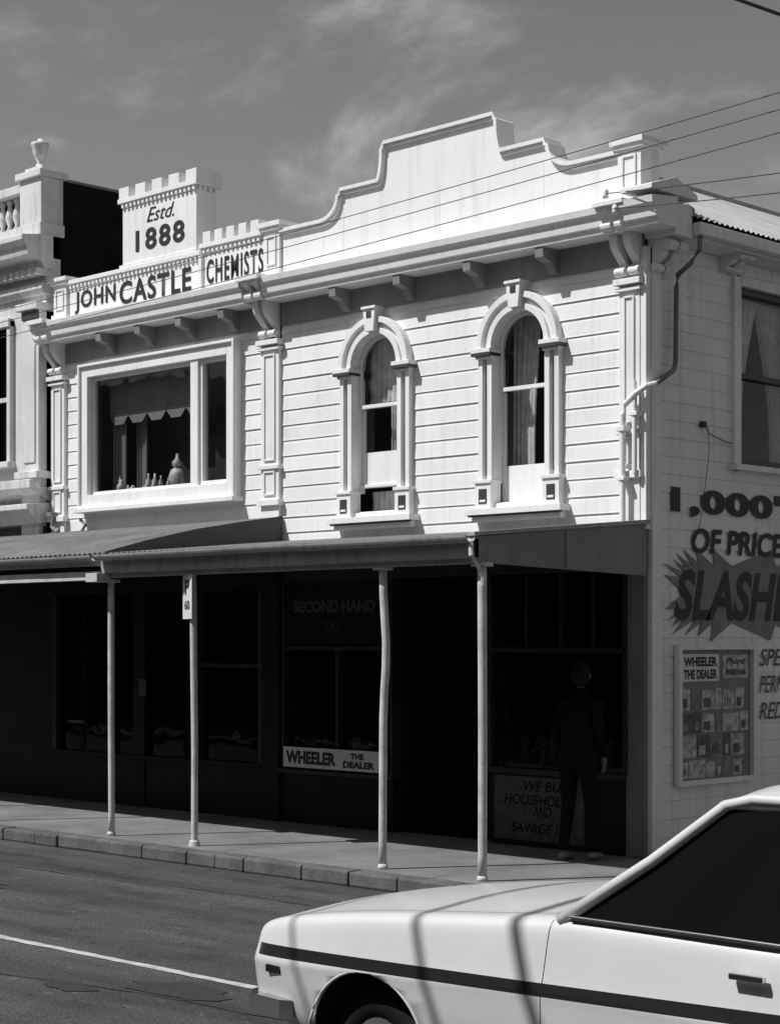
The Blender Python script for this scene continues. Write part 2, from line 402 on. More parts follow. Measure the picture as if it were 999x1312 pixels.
def arched_window(par, xc, raised):
    zs = 4.45; T = MB(); D = MB()
    def ring(ro, ri, y0, y1, n=28):
        T.py([(xc+ro*math.cos(pi*i/n), zs+ro*math.sin(pi*i/n)) for i in range(n+1)] +
             [(xc+ri*math.cos(pi*i/n), zs+ri*math.sin(pi*i/n)) for i in range(n, -1, -1)], y0, y1)
    ring(.455, .400, -.095, .02); ring(.400, .35, -.055, .02); ring(.35, .298, -.08, .12)
    T.py([(xc-.055, 4.76), (xc+.055, 4.76), (xc+.08, 4.965), (xc-.08, 4.965)], -.13, 0)
    T.box(xc-.092, xc+.092, -.145, 0, 4.965, 4.99)
    D.box(xc-.030, xc+.030, -.135, -.129, 4.885, 4.945)
    for s in (-1, 1):
        def bx(a, b, y0, y1, z0, z1, q=T):
            x0, x1 = sorted((xc+s*a, xc+s*b)); q.box(x0, x1, y0, y1, z0, z1)
        bx(.298, .352, -.065, .12, 3.28, 4.36); bx(.405, .455, -.065, .02, 3.28, 4.36); bx(.352, .405, -.02, .02, 3.28, 4.36)
        bx(.362, .396, -.024, -.019, 3.34, 4.30, D)
        bx(.285, .47, -.085, .03, 4.36, 4.385); bx(.275, .50, -.12, .03, 4.41, 4.448); bx(.277, .498, -.117, .03, 4.385, 4.41, D)
        bx(.29, .475, -.085, .05, 3.05, 3.28); bx(.28, .485, -.10, .05, 3.27, 3.30)
        bx(.338, .43, -.089, -.084, 3.09, 3.22, D)
        bx(.350, .418, -.092, -.086, 3.105, 3.125)
    T.box(xc-.54, xc+.54, -.15, .03, 2.99, 3.045); T.box(xc-.50, xc+.50, -.10, .02, 2.93, 2.99)
    D.box(xc-.52, xc+.52, -.13, -.10, 2.975, 2.99)
    T.box(xc-.31, xc+.31, -.04, .12, 3.045, 3.09)
    n = 24
    T.py([(xc+.298*math.cos(pi*i/n), zs+.298*math.sin(pi*i/n)) for i in range(n+1)] +
         [(xc+.262*math.cos(pi*i/n), zs+.262*math.sin(pi*i/n)) for i in range(n, -1, -1)], .03, .07)
    for s in (-1, 1):
        x0, x1 = sorted((xc+s*.262, xc+s*.298)); T.box(x0, x1, .03, .07, 4.07, zs)
    lowz = 3.66 if raised else 3.42; zb = 3.36 if raised else 3.09
    T.box(xc-.262, xc+.262, .028, .068, 4.07, 4.105)
    for s in (-1, 1):
        x0, x1 = sorted((xc+s*.262, xc+s*.298)); T.box(x0, x1, .072, .108, zb, 4.068)
    T.box(xc-.262, xc+.262, .074, .106, zb, lowz)
    if raised: T.box(xc-.298, xc+.298, .05, .125, zb-.03, zb)
    T.build('arched_window_trim', 'white', par, bevel=.004)
    D.build('arched_window_dark_panels', 'darktrim', par)
    g = MB(); g.quad(*[(xc-.262, .05, 4.105)]+[(xc+.262*math.cos(pi*i/n), .05, zs+.262*math.sin(pi*i/n)) for i in range(n, -1, -1)]+[(xc+.262, .05, 4.105)])
    g.quad((xc-.262, .09, lowz), (xc+.262, .09, lowz), (xc+.262, .09, 4.07), (xc-.262, .09, 4.07))
    g.build('arched_window_glass', 'glass', par)
    c = MB()
    if raised:
        curtain(c, xc-.05, xc+.14, 3.5, 4.85, .22, 5, .02); curtain(c, xc-.30, xc+.30, 4.14, 4.85, .19, 9, .014)
        curtain(c, xc-.28, xc+.28, 3.1, 3.30, .20, 8, .014)
    else:
        curtain(c, xc-.30, xc+.04, 3.3, 4.85, .22, 6, .02, G2(0, .75)); curtain(c, xc-.02, xc+.30, 3.3, 4.85, .24, 6, .018, G2(1, .22))
    c.build('lace_curtains', 'curtain', par, smooth=True)

# ------------------------------------------------------------------ MAIN CORNER BUILDING
B = empty('weatherboard_corner_shop')
XR, XL = -1.316, -3.07
def archhole(xc):
    def f(z, zt):
        if zt <= 2.96 or z > 4.75-1e-3: return None
        if z < 4.449: return (xc-.33, xc+.33) if z >= 3.04 else None
        h0 = z-4.45
        wv = (math.sqrt(max(.30**2-h0**2, 0))+math.sqrt(max(.44**2-(h0+.15)**2, 0)))/2
        return (xc-wv, xc+wv)
    return f
mb = MB(); boards(mb, -4.40, -.02, 2.80, 4.90, .15, [archhole(XR), archhole(XL)], seed=2)
mb.build('front_weatherboards', 'siding', B)
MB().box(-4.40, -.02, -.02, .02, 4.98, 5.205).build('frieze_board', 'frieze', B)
mb = MB(); boards(mb, -4.40, -.02, 4.90, 4.98, .08, []); mb.build('front_weatherboard_top', 'siding', B)
arched_window(B, XR, False); arched_window(B, XL, True)
mb = MB(); dk = MB()
pilaster(mb, dk, -.235, -.025, 2.82, 4.85)
pilaster(mb, dk, -4.665, -4.40, 2.86, 4.85)
for xc in (-.20, -.06, -4.60, -4.465): bracket(mb, xc, 4.84, 5.36, .31, .075)
mb.box(-.28, .03, -.36, 0, 5.40, 5.44); mb.box(-4.70, -4.37, -.36, 0, 5.40, 5.45)
mb.px(CORN, -4.40, -.02)
mb.px([(a*1.1, z) for a, z in CORN], -.019, .32)
mb.box(.0, .30, -.02, .22, 5.16, 5.42)
mb.px([(-.38, 5.46), (-.38, 5.50), (-.06, 5.60), (.24, 5.50), (.24, 5.46)], .03, .34)
mb.box(-.02, .035, -.045, .02, 2.80, 5.1); mb.box(-.0, .05, .02, .14, .12, 5.1)
mb.build('cornice_pilasters_and_brackets', 'white', B, bevel=.004)
dk.build('pilaster_panels', 'sidesid', B)
mb = MB()
for x in (-3.463, -2.625, -1.768, -.945):
    mb.px([(-.02, 5.0), (-.06, 5.02), (-.11, 5.09), (-.22, 5.12), (-.23, 5.202), (-.02, 5.202)], x-.045, x+.045)
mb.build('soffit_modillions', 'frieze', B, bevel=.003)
mb = MB()
bracket(mb, 0, 4.86, 5.20, .26, .08); base = mb.v[:]; fb = mb.f[:]
out = MB()
for yc in (.06, .20, 1.05, 1.17, 3.2, 3.32, 5.2, 5.32):
    n = len(out.v); sm = 1 if yc < .5 else .5
    out.v += [(-v_[1], yc+v_[0], 5.2+(v_[2]-5.2)*sm) for v_ in base]; out.f += [[i+n for i in f] for f in fb]
out.build('side_eave_brackets', 'sidesid', B, bevel=.003)

C = -2.263
def ell(xa, za, xb, zb, n=8):
    return [(xa+(xb-xa)*math.sin(pi/2*i/n), za+(zb-za)*(1-math.cos(pi/2*i/n))) for i in range(n+1)]
half = [(2.10, 5.885), (1.60, 5.885)]+ell(1.54, 5.885, 1.27, 6.10)+[(1.245, 6.10), (1.245, 6.14), (.78, 6.14)]+ell(.755, 6.14, .685, 6.43)+[(.67, 6.44), (.67, 6.475)]
left = [(C-a, z) for a, z in half]; right = [(C+a, z) for a, z in reversed(half)]
right[-1] = (-.22, 5.885); top = left+right
mb = MB(); mb.py([(top[0][0], 5.40)]+top+[(-.22, 5.40)], -.035, .06)
mb.build('parapet_panel', 'parapet', B)
mb = MB()
mb.ribbon(top, .032, -.085, .15); mb.ribbon([(x_, z_-.03) for x_, z_ in top], .026, -.058, .06)
for x_ in (-3.5, -2.263, -1.05): mb.box(x_-.003, x_+.003, -.037, -.03, 5.42, 6.0)
def pier(mb, x0, x1, y0, y1, z0, z1):
    mb.box(x0, x1, y0, y1, z0, z1)
    mb.box(x0-.03, x1+.03, y0-.03, y1+.03, z1-.02, z1+.015); mb.box(x0-.05, x1+.05, y0-.05, y1+.05, z1+.015, z1+.06)
    mb.box(x0-.02, x1+.02, y0-.02, y1+.02, z0, z0+.07)
    a, b, c, d = x0+.045, x1-.045, z0+.12, z1-.07
    mb.box(a, a+.018, y0-.014, y0, c, d); mb.box(b-.018, b, y0-.014, y0, c, d)
    mb.box(a+.018, b-.018, y0-.014, y0, c, c+.018); mb.box(a+.018, b-.018, y0-.014, y0, d-.018, d)
pier(mb, -.235, .0, -.07, .18, 5.46, 5.93)
pier(mb, -4.60, -4.37, -.07, .14, 5.46, 5.94)
mb.build('parapet_coping_and_piers', 'white', B, bevel=.004)

mb = MB(); boards(mb, .12, 9.0, .12, 5.22, .15, [(1.29, 2.33, 3.43, 4.97)], side=True, seed=5)
mb.build('side_weatherboards', 'sidesid', B)
mb = MB()
mb.box(.0, .05, 1.20, 1.30, 3.36, 5.03); mb.box(.0, .05, 2.32, 2.42, 3.36, 5.03); mb.box(.0, .055, 1.30, 2.32, 4.955, 5.04); mb.box(-.05, .10, 1.16, 2.46, 3.36, 3.41)
mb.build('side_window_frame', 'sidesid', B, bevel=.003)
mb = MB()
mb.box(-.09, 0, 1.30, 1.345, 3.41, 4.955); mb.box(-.09, 0, 2.275, 2.32, 3.41, 4.955); mb.box(-.09, -.0, 1.345, 2.275, 4.17, 4.22)
mb.box(-.09, 0, 1.345, 2.275, 3.41, 3.47); mb.box(-.09, 0, 1.345, 2.275, 4.90, 4.955)
mb.build('side_window_sashes', 'darktrim', B, bevel=.003)
MB().quad((-.05, 1.34, 3.45), (-.05, 2.28, 3.45), (-.05, 2.28, 4.92), (-.05, 1.34, 4.92)).build('side_window_glass', 'glass', B)
mb = MB(); curtain(mb, 1.33, 1.84, 3.5, 4.9, .15, 7, .02, G2(0, .50), side=True); curtain(mb, 1.80, 2.3, 3.5, 4.9, .17, 7, .02, G2(1, .45), side=True)
mb.build('side_window_curtains', 'curtain', B, smooth=True)
mb = MB(); mb.box(-8.1, -.06, .9, .95, 2.86, 5.1); mb.box(-8.1, -.06, .12, 9, 2.80, 2.86); mb.box(-8.1, -.06, .08, 9, 5.1, 5.15)
mb.box(-4.52, -4.48, .03, .9, 2.86, 5.1); mb.box(-8.14, -8.1, .03, .9, 2.86, 5.1)
mb.build('upper_rooms', 'room', B)
mb = MB(); mb.box(-2.0, -1.95, .95, 8.9, 2.86, 5.1); mb.build('back_room_partition', 'shop2', B)
mb = MB(); mb.box(-4.5, 0, 8.9, 9.0, .1, 5.3); mb.build('rear_wall', 'sidesid', B)
def corr(name, p00, p10, p11, p01, m, par, per=.076, amp=.009, nv=2):
    p00, p10, p11, p01 = map(Vector, (p00, p10, p11, p01)); ln = (p10-p00).length
    n = int(ln/per)*6; nrm = (p10-p00).cross(p01-p00).normalized(); vs = []; fs = []
    for j in range(nv):
        t = j/(nv-1)
        for i in range(n+1):
            s = i/n; p = (p00*(1-s)+p10*s)*(1-t)+(p01*(1-s)+p11*s)*t
            vs.append(tuple(p+nrm*amp*math.sin(2*pi*i/6)))
    for j in range(nv-1):
        for i in range(n):
            a = j*(n+1)+i; fs.append([a, a+1, a+n+2, a+n+1])
    q = MB(); q.v = vs; q.f = fs; return q.build(name, m, par, smooth=True)
corr('roof_right_slope', (.33, .2, 5.33), (.33, 9.2, 5.33), (-2.2, 9.2, 6.58), (-2.2, 2.9, 6.58), 'ironl', B, nv=3)
corr('roof_left_slope', (-4.5, .2, 5.4), (-4.5, 9.2, 5.4), (-2.2, 9.2, 6.58), (-2.2, 2.9, 6.58), 'ironl', B)
mb = MB(); mb.quad((.33, .2, 5.33), (-4.5, .2, 5.4), (-2.2, 2.9, 6.58)); mb.tube([(.2, .35, 5.42), (-2.2, 2.9, 6.6), (-2.2, 9.2, 6.6)], .03); mb.build('roof_hip_end', 'ironl', B)
mb = MB(); mb.box(.28, .37, .24, 9.2, 5.19, 5.29); mb.box(0, .28, .24, 9.2, 5.17, 5.20); mb.box(.0, .02, .2, 9, 5.05, 5.17)
mb.build('side_gutter_and_soffit', 'sidesid', B, bevel=.01)
mb = MB()
mb.tube([(.32, .30, 5.2), (.31, .31, 5.08), (.22, .31, 4.98), (.10, .30, 4.90), (.085, .30, 4.80), (.085, .29, 4.2), (.085, .27, 4.12), (.08, .02, 3.98)], .022, 10)
mb.build('side_downpipe', 'trimgrey', B, smooth=True)  # grey paints the side wall's shade onto this run of the pipe
mb = MB()
mb.tube([(.08, .02, 3.98), (.06, -.09, 3.95), (-.02, -.11, 3.90), (-.12, -.115, 3.82), (-.15, -.115, 3.74), (-.15, -.115, 2.86)], .026, 10)
mb.box(-.19, -.11, -.15, -.05, 3.60, 3.64); mb.box(-.19, -.11, -.15, -.05, 3.2, 3.23)
mb.tube([(-.04, -.10, 4.0), (-.04, -.10, 3.25)], .022, 10); mb.box(-.08, .0, -.13, -.04, 3.72, 3.75)
mb.build('front_downpipe', 'white', B, bevel=.003)

u = (0, 1, 0)
text("1,000's", (.024, .315, 2.925), 1.95, .25, 'letter', B, u, bold=.045, sp=1.08)
text("OF PRICES", (.024, .60, 2.625), 1.55, .215, 'letter', B, u, bold=.03, shear=.15)
R = random.Random(9); N = 58; pts = []
for i in range(N):
    a = 2*pi*i/N; rr = 1.0 if i % 2 == 0 else .80; rr *= R.uniform(.95, 1.05)
    ca, sa = math.cos(a), math.sin(a); e = .45
    xx = math.copysign(abs(ca)**e, ca)*1.25*rr; zz = math.copysign(abs(sa)**e, sa)*.35*rr*(1.12 if i % 2 == 0 else .9)
    pts.append((1.46+xx, 2.29+zz))
mb = MB(); mb.prism(pts, .018, .021, lambda p, a: (a, p[0], p[1])); mb.build('starburst_panel', 'star', B)
text("SLASHED", (.0235, .36, 2.06), 2.15, .43, 'letter', B, u, bold=.035, shear=.25)
for i, s_ in enumerate(("SPECIALS", "PERMANENT", "REDUCED")):
    text(s_, (.024, 1.62, 1.67-.235*i), .95, .15, 'letterg', B, u, bold=.0, shear=.3)
mb = MB(); Y0, Y1, Z0, Z1 = .36, 1.50, .68, 1.86
for a in ((Y0, Y0+.045, Z0, Z1), (Y1-.045, Y1, Z0, Z1)): mb.box(.02, .075, *a)
mb.box(.02, .075, Y0+.045, Y1-.045, Z0, Z0+.045); mb.box(.02, .075, Y0+.045, Y1-.045, Z1-.045, Z1)
mb.build('poster_case_frame', 'sidesid', B, bevel=.004)
MB().box(.026, .034, Y0+.045, Y1-.045, Z0+.045, Z1-.045).build('poster_case_back', 'star', B)
mb = MB(); mb.box(.035, .038, .44, .98, 1.55, 1.78); mb.build('poster_header', 'sign', B)
mb = MB(); mb.box(.035, .038, 1.04, 1.42, 1.57, 1.77); mb.build('poster_header_side', 'p1', B)
text("WHEELER", (.0395, .47, 1.675), .48, .08, 'letter', B, u, bold=.05)
text("THE DEALER", (.0395, .47, 1.57), .48, .08, 'letter', B, u, bold=.05)
text("Phone", (.0395, 1.08, 1.69), .28, .06, 'letter', B, u, bold=.02, shear=.3)
text("888506", (.0395, 1.08, 1.60), .30, .05, 'letter', B, u, bold=.03)
R = random.Random(4); z0 = .74
for r_ in range(4):
    y0 = .43; rh = R.uniform(.15, .2)
    while y0 < 1.34:
        wv = min(R.uniform(.10, .26), 1.43-y0)
        MB().box(.035, .037+.002*R.random(), y0, y0+wv-.015, z0, z0+rh*R.uniform(.8, .97)).build('poster_print', ('p1', 'p2', 'p3')[R.randrange(3)], B)
        if R.random() < .6: MB().box(.0395, .0405, y0+.02, y0+wv*.6, z0+.02, z0+rh*.5).build('poster_photo', ('p3', 'p1', 'p2')[R.randrange(3)], B)
        y0 += wv
    z0 += rh+.01
mb = MB(); mb.tube([(.04, .75, 3.72), (.06, .80, 3.64), (.05, 1.0, 3.60), (.05, 1.15, 3.58)], .005, 6)
mb.tube([(.05, .80, 3.70), (.05, .82, 3.5), (.05, .76, 3.2), (.045, .70, 2.9), (.045, .62, 2.72)], .003, 6); mb.box(.015, .045, .73, .79, 3.69, 3.74)
mb.build('wall_cable', 'letterg', B)

# ground floor shopfront
F = MB(); D = MB(); GL = MB(); BK = MB()
MB().box(-.19, .0, -.02, .12, .12, 2.8).build('corner_pillar', 'trimgrey', B, bevel=.006)
F.box(-4.40, -.19, -.02, .10, 2.47, 2.79)
D.box(-1.68, -.19, -.02, .10, .12, .74)
F.box(-1.70, -.19, -.05, .10, .74, .79); F.box(-1.66, -.19, -.03, .10, 1.79, 1.835)
for x in (-1.70, -.215): F.box(x, x+.045, -.03, .10, .79, 2.47)
for x in (-1.28, -.90, -.55): F.box(x, x+.022, -.01, .08, 1.835, 2.47)
def gq(x0, x1, z0, z1): GL.quad((x0, .03, z0), (x1, .03, z0), (x1, .03, z1), (x0, .03, z1))
gq(-1.66, -.20, .79, 1.79); gq(-1.66, -.20, 1.835, 2.47)
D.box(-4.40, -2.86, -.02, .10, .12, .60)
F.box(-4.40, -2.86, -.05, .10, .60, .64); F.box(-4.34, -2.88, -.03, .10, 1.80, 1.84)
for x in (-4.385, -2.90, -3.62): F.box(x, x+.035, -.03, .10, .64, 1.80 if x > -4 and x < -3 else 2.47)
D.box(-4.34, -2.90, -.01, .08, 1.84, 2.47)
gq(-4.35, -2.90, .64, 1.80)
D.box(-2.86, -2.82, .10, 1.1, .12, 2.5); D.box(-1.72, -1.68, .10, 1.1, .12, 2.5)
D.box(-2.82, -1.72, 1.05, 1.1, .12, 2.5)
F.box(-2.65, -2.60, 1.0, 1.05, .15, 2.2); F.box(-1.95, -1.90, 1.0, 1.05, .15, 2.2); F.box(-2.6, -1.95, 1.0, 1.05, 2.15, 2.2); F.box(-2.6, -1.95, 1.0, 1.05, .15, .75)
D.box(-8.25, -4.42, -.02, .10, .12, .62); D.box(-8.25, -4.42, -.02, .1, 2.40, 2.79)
D.box(-8.2, -4.7, -.05, .10, .62, .67)
for x in (-8.2, -7.2, -5.7, -4.72): F.box(x, x+.06, -.04, .10, .67, 2.4)
F.box(-5.7, -4.7, -.03, .1, 1.62, 1.66)
D.box(-4.66, -4.40, -.05, .1, .12, 2.79)
gq(-8.2, -4.7, .67, 2.4)
D.box(-16, -8.25, .0, .1, .12, 2.79)
D.box(-6.75, -6.55, -.03, .0, .12, 2.4)
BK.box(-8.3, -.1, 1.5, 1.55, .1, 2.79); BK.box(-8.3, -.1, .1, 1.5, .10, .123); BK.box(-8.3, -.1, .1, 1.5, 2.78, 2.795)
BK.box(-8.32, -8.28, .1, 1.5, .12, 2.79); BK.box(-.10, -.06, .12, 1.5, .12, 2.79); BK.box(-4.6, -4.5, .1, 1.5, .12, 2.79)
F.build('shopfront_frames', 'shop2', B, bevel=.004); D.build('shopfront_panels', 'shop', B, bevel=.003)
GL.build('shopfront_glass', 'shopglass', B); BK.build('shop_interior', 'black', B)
st = MB(); R = random.Random(11)
for i in range(30):
    x = R.choice([R.uniform(-1.6, -.4), R.uniform(-4.2, -3.1)]); wv = R.uniform(.04, .12); zb_ = .8 if x > -2 else .66
    if i % 2: st.lathe([(wv*.4, 0), (wv*.5, .05), (wv*.3, .14), (wv*.45, .2), (wv*.1, .26)], (x, .3, zb_), 10)
    else: st.box(x, x+wv, .25, .25+wv, zb_, zb_+R.uniform(.08, .3))
st.box(-1.66, -.2, .2, .45, .76, .8); st.box(-4.35, -2.9, .2, .45, .62, .66)
st.build('window_display_goods', 'p2', B)
MB().box(-4.32, -2.90, -.062, -.052, .665, .86).build('window_sign_board', 'sign', B)
text("WHEELER", (-4.28, -.0655, .70), .70, .125, 'letter', B, bold=.05)
text("THE", (-3.38, -.0655, .775), .18, .055, 'letter', B, bold=.05); text("DEALER", (-3.48, -.0655, .69), .42, .065, 'letter', B, bold=.05)
text("SECOND HAND", (-4.22, -.014, 2.16), 1.12, .12, 'letterg', B, bold=.05)
text("CO.", (-3.8, -.014, 1.98), .26, .1, 'shop2', B, bold=.05)
for s_, x, z, wv in (("WE BUY", -1.28, .60, .5), ("HOUSEHOLD", -1.5, .48, .72), ("AND", -1.18, .385, .2), ("SAVAGE IT", -1.42, .24, .6)):
    text(s_, (x, -.024, z), wv, .085, 'black', B, bold=.0, shear=.2)
MB().box(-1.62, -.62, -.0225, -.0205, .17, .72).build('painted_sign_ground', 'letterg', B)
mb = MB(); mb.box(-6.62, -6.5, -.05, -.04, 1.30, 1.48); mb.box(-7.9, -7.6, -.05, -.04, .98, 1.01); mb.build('door_notice', 'letterg', B)

# ------------------------------------------------------------------ CHEMIST BUILDING (upper floor)
H = empty('chemist_shop_building')
mb = MB(); boards(mb, -8.25, -4.66, 2.80, 4.90, .15, [(-7.5, -5.12, 3.42, 4.82)], seed=8); boards(mb, -8.25, -4.66, 4.90, 4.98, .08, []); mb.build('front_weatherboards', 'siding', H)
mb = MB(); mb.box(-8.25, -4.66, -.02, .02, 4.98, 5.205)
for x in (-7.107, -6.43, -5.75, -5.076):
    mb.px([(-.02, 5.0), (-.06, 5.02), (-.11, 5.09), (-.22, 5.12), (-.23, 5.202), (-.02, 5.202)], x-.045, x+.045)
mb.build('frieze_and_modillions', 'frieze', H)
mb = MB(); dk = MB()
pilaster(mb, dk, -8.22, -7.97, 2.86, 4.85)
dk.build('pilaster_panels', 'sidesid', H)
for xc in (-8.17, -8.03): bracket(mb, xc, 4.84, 5.36, .31, .075)
mb.box(-8.25, -7.95, -.36, 0, 5.40, 5.45)
mb.px(CORN, -8.27, -4.70)
mb.box(-7.86, -5.58, -.05, .08, 5.44, 5.84); mb.box(-5.58, -4.62, -.045, .08, 5.44, 5.90)
mb.box(-7.88, -5.56, -.09, .10, 5.84, 5.885); mb.box(-5.58, -4.62, -.09, .10, 5.90, 5.945)
mb.box(-5.60, -5.55, -.08, .09, 5.44, 5.90)
x = -7.84
while x < -5.62: mb.box(x, x+.035, -.078, -.05, 5.79, 5.84); x += .07
x = -5.54
while x < -4.66: mb.box(x, x+.035, -.074, -.045, 5.85, 5.90); x += .07
for i in range(5): mb.box(-5.52+i*.185, -5.52+i*.185+.12, -.085, .09, 5.945, 6.06)
pier(mb, -8.14, -7.90, -.07, .12, 5.46, 5.88)
mb.box(-6.90, -5.66, -.05, .22, 5.885, 6.58); mb.box(-6.94, -5.62, -.09, .26, 6.58, 6.63)
mb.box(-6.93, -5.63, -.075, .245, 5.886, 5.92)
x = -6.89
while x < -5.68: mb.box(x, x+.035, -.078, -.05, 6.53, 6.58); x += .07
y = -.04
while y < .2: mb.box(-5.66, -5.632, y, y+.035, 6.53, 6.58); y += .07
for i in range(5): mb.box(-6.92+i*.282, -6.92+i*.282+.17, -.085, .255, 6.63, 6.745)
mb.build('parapet_and_cornice', 'white', H, bevel=.004)
text("JOHN", (-7.76, -.056, 5.50), .74, .25, 'letter', H, bold=.025, sp=1.12)
text("CASTLE", (-6.95, -.056, 5.50), 1.21, .25, 'letter', H, bold=.025, sp=1.12)
text("CHEMISTS", (-5.50, -.051, 5.53), .87, .25, 'letter', H, bold=.02, sp=1.2)
text("1888", (-6.67, -.055, 6.03), .82, .23, 'letter', H, bold=.03, sp=1.2)
text("Estd.", (-6.48, -.055, 6.32), .46, .15, 'letter', H, bold=.0, shear=.4)
T = MB()
def frame(x0, x1, z0, z1, t, y0, y1):
    T.box(x0, x0+t, y0, y1, z0, z1); T.box(x1-t, x1, y0, y1, z0, z1); T.box(x0+t, x1-t, y0, y1, z1-t, z1); T.box(x0+t, x1-t, y0, y1, z0, z0+t)
frame(-7.61, -5.02, 3.36, 4.90, .125, -.09, .03)
frame(-7.63, -5.0, 3.34, 4.92, .03, -.12, -.0)
T.box(-7.66, -4.97, -.16, .0, 3.29, 3.338)
T.box(-5.73, -5.61, -.075, .03, 3.485, 4.775)
frame(-7.485, -5.73, 3.485, 4.775, .035, -.03, .03); frame(-5.61, -5.145, 3.485, 4.775, .04, -.045, .03)
T.build('picture_window_frame', 'white', H, bevel=.005)
MB().quad((-7.48, .0, 3.49), (-5.14, .0, 3.49), (-5.14, .0, 4.77), (-7.48, .0, 4.77)).build('picture_window_glass', 'glass', H)
c = MB(); curtain(c, -7.45, -7.22, 3.5, 4.75, .24, 5, .02); curtain(c, -5.50, -5.3, 3.5, 4.75, .34, 6, .02); curtain(c, -7.16, -6.98, 3.5, 4.6, .34, 4, .02)
for i in range(5):
    c.box(-7.42+.33*i, -7.42+.33*i+.325, .17, .176, 4.36, 4.74)
    c.py([(-7.42+.33*i, 4.35), (-7.42+.33*i+.325, 4.35), (-7.42+.33*i+.24, 4.26), (-7.42+.33*i+.08, 4.26)], .17, .176)
c.build('curtains_and_blind', 'trimgrey', H, smooth=False)
mb = MB(); R = random.Random(5)
mb.lathe([(.05, 0), (.07, .04), (.095, .12), (.07, .2), (.03, .22), (.055, .24), (.06, .28), (.02, .32), (.015, .37)], (-6.23, .16, 3.5))
for i in range(22):
    x = -7.3+i*.07+R.uniform(-.02, .02); h = R.uniform(.05, .20); r_ = R.uniform(.015, .045)
    if abs(x+6.23) > .11: mb.lathe([(r_, 0), (r_, h*.6), (r_*.4, h*.75), (r_*.4, h)], (x, .10+R.uniform(0, .12), 3.5), 10)
mb.build('bottles_and_jar', 'p1', H, smooth=True)
MB().box(-7.5, -5.1, .05, .4, 3.46, 3.5).build('window_shelf', 'room', H)
mb = MB(); mb.box(-6.6, -5.9, .5, .88, 3.46, 4.1); mb.box(-5.95, -5.78, .45, .48, 3.5, 4.2); mb.build('cabinet', 'shop2', H)
mb = MB(); mb.tube([(-8.1, -.10, 3.30), (-8.1, -.12, 3.16), (-7.98, -.13, 3.10), (-7.96, -.12, 3.0), (-8.05, -.12, 2.96)], .024); mb.tube([(-7.62, -.08, 3.22), (-7.5, -.10, 3.16), (-7.52, -.14, 3.08)], .018)
mb.box(-8.2, -8.1, -.13, -.03, 3.28, 3.33)
mb.build('waste_pipe', 'trimgrey', H, smooth=False)
MB().box(-8.2, -4.5, .1, 8.5, 5.3, 5.36).build('flat_roof', 'iron', H)

# ------------------------------------------------------------------ ORNATE BUILDING at left
O = empty('ornate_stucco_building')
mb = MB(); XX = -8.30
mb.box(-9.0, XX, -.06, .14, 2.85, 6.22); mb.box(-16, -9.62, -.06, .2, 2.85, 6.22); mb.box(-9.62, -9.0, -.06, .2, 2.85, 3.95); mb.box(-9.62, -9.0, -.06, .2, 5.5, 6.22)
mb.px([(.0, 6.08), (-.12, 6.08), (-.16, 6.16), (-.34, 6.2), (-.36, 6.3), (-.42, 6.36), (-.42, 6.42), (0, 6.48)], -16, XX+.06)
mb.px([(.0, 5.80), (-.10, 5.80), (-.14, 5.86), (-.14, 5.92), (0, 5.94)], -16, XX+.03)
x = -16
while x < XX: mb.box(x, x+.06, -.22, -.06, 6.0, 6.08); x += .12
mb.box(-8.64, XX, -.16, .14, 2.85, 5.62)
mb.box(-8.68, XX+.04, -.22, .14, 5.62, 5.70); mb.box(-8.58, -8.36, -.175, -.16, 3.9, 5.5)
mb.box(-8.70, XX+.05, -.22, .14, 3.72, 3.80)
mb.px([(0, 3.62), (-.18, 3.62), (-.26, 3.70), (-.30, 3.70), (-.30, 3.60), (0, 3.45)], -16, XX+.03)
mb.px([(0, 3.25), (-.2, 3.2), (-.35, 3.36), (-.35, 3.42), (0, 3.45)], -16, XX+.05)
mb.box(-9.70, -9.62, -.12, .1, 3.9, 5.58); mb.box(-9.0, -8.93, -.12, .1, 3.9, 5.58); mb.box(-9.7, -8.93, -.14, .1, 5.5, 5.6); mb.box(-9.75, -8.9, -.17, .1, 3.88, 3.95)
def opier(x0, x1):
    mb.box(x0, x1, -.14, .16, 6.46, 7.12); mb.box(x0-.04, x1+.04, -.18, .20, 7.12, 7.2); mb.box(x0+.04, x1-.04, -.1, .12, 7.2, 7.26)
    mb.box(x0-.03, x1+.03, -.17, .16, 6.46, 6.6)
opier(-8.70, XX+.02); opier(-12.6, -12.2)
mb.box(-16, -8.70, -.1, .1, 6.46, 6.62); mb.box(-16, -8.70, -.12, .12, 7.0, 7.1)
mb.build('stucco_facade', 'stucco', O, bevel=.008)
mb = MB(); mb.box(-8.61, XX+.01, -.18, -.16, 5.52, 5.6); mb.box(-16, XX+.02, -.10, -.06, 3.04, 3.18); mb.build('dark_mouldings', 'darktrim', O)
mb = MB(); x = -12.0
while x < -8.8:
    mb.lathe([(.03, 0), (.045, .03), (.025, .07), (.055, .16), (.05, .2), (.025, .30), (.045, .35), (.03, .38)], (x, 0, 6.62), 12); x += .145
mb.lathe([(.06, 0), (.05, .03), (.03, .07), (.06, .12), (.085, .18), (.088, .24), (.10, .26), (.10, .29), (.04, .31), (.02, .34)], (-8.5, 0, 7.26), 18)
mb.build('balusters_and_urn', 'stucco', O, smooth=True)
mb = MB(); mb.box(-16, -8.32, .15, 2.0, 2.85, 7.12); mb.box(-16, -8.32, 2.0, 9, 2.85, 5.3); mb.build('party_wall', 'brick', O)
mb = MB(); mb.box(-16.0, -8.31, .145, 2.05, 7.12, 7.15); mb.build('wall_capping', 'iron', O)
mb = MB(); mb.box(-9.62, -9.0, .05, .09, 4.68, 4.73); mb.build('sash_rail', 'stucco', O)
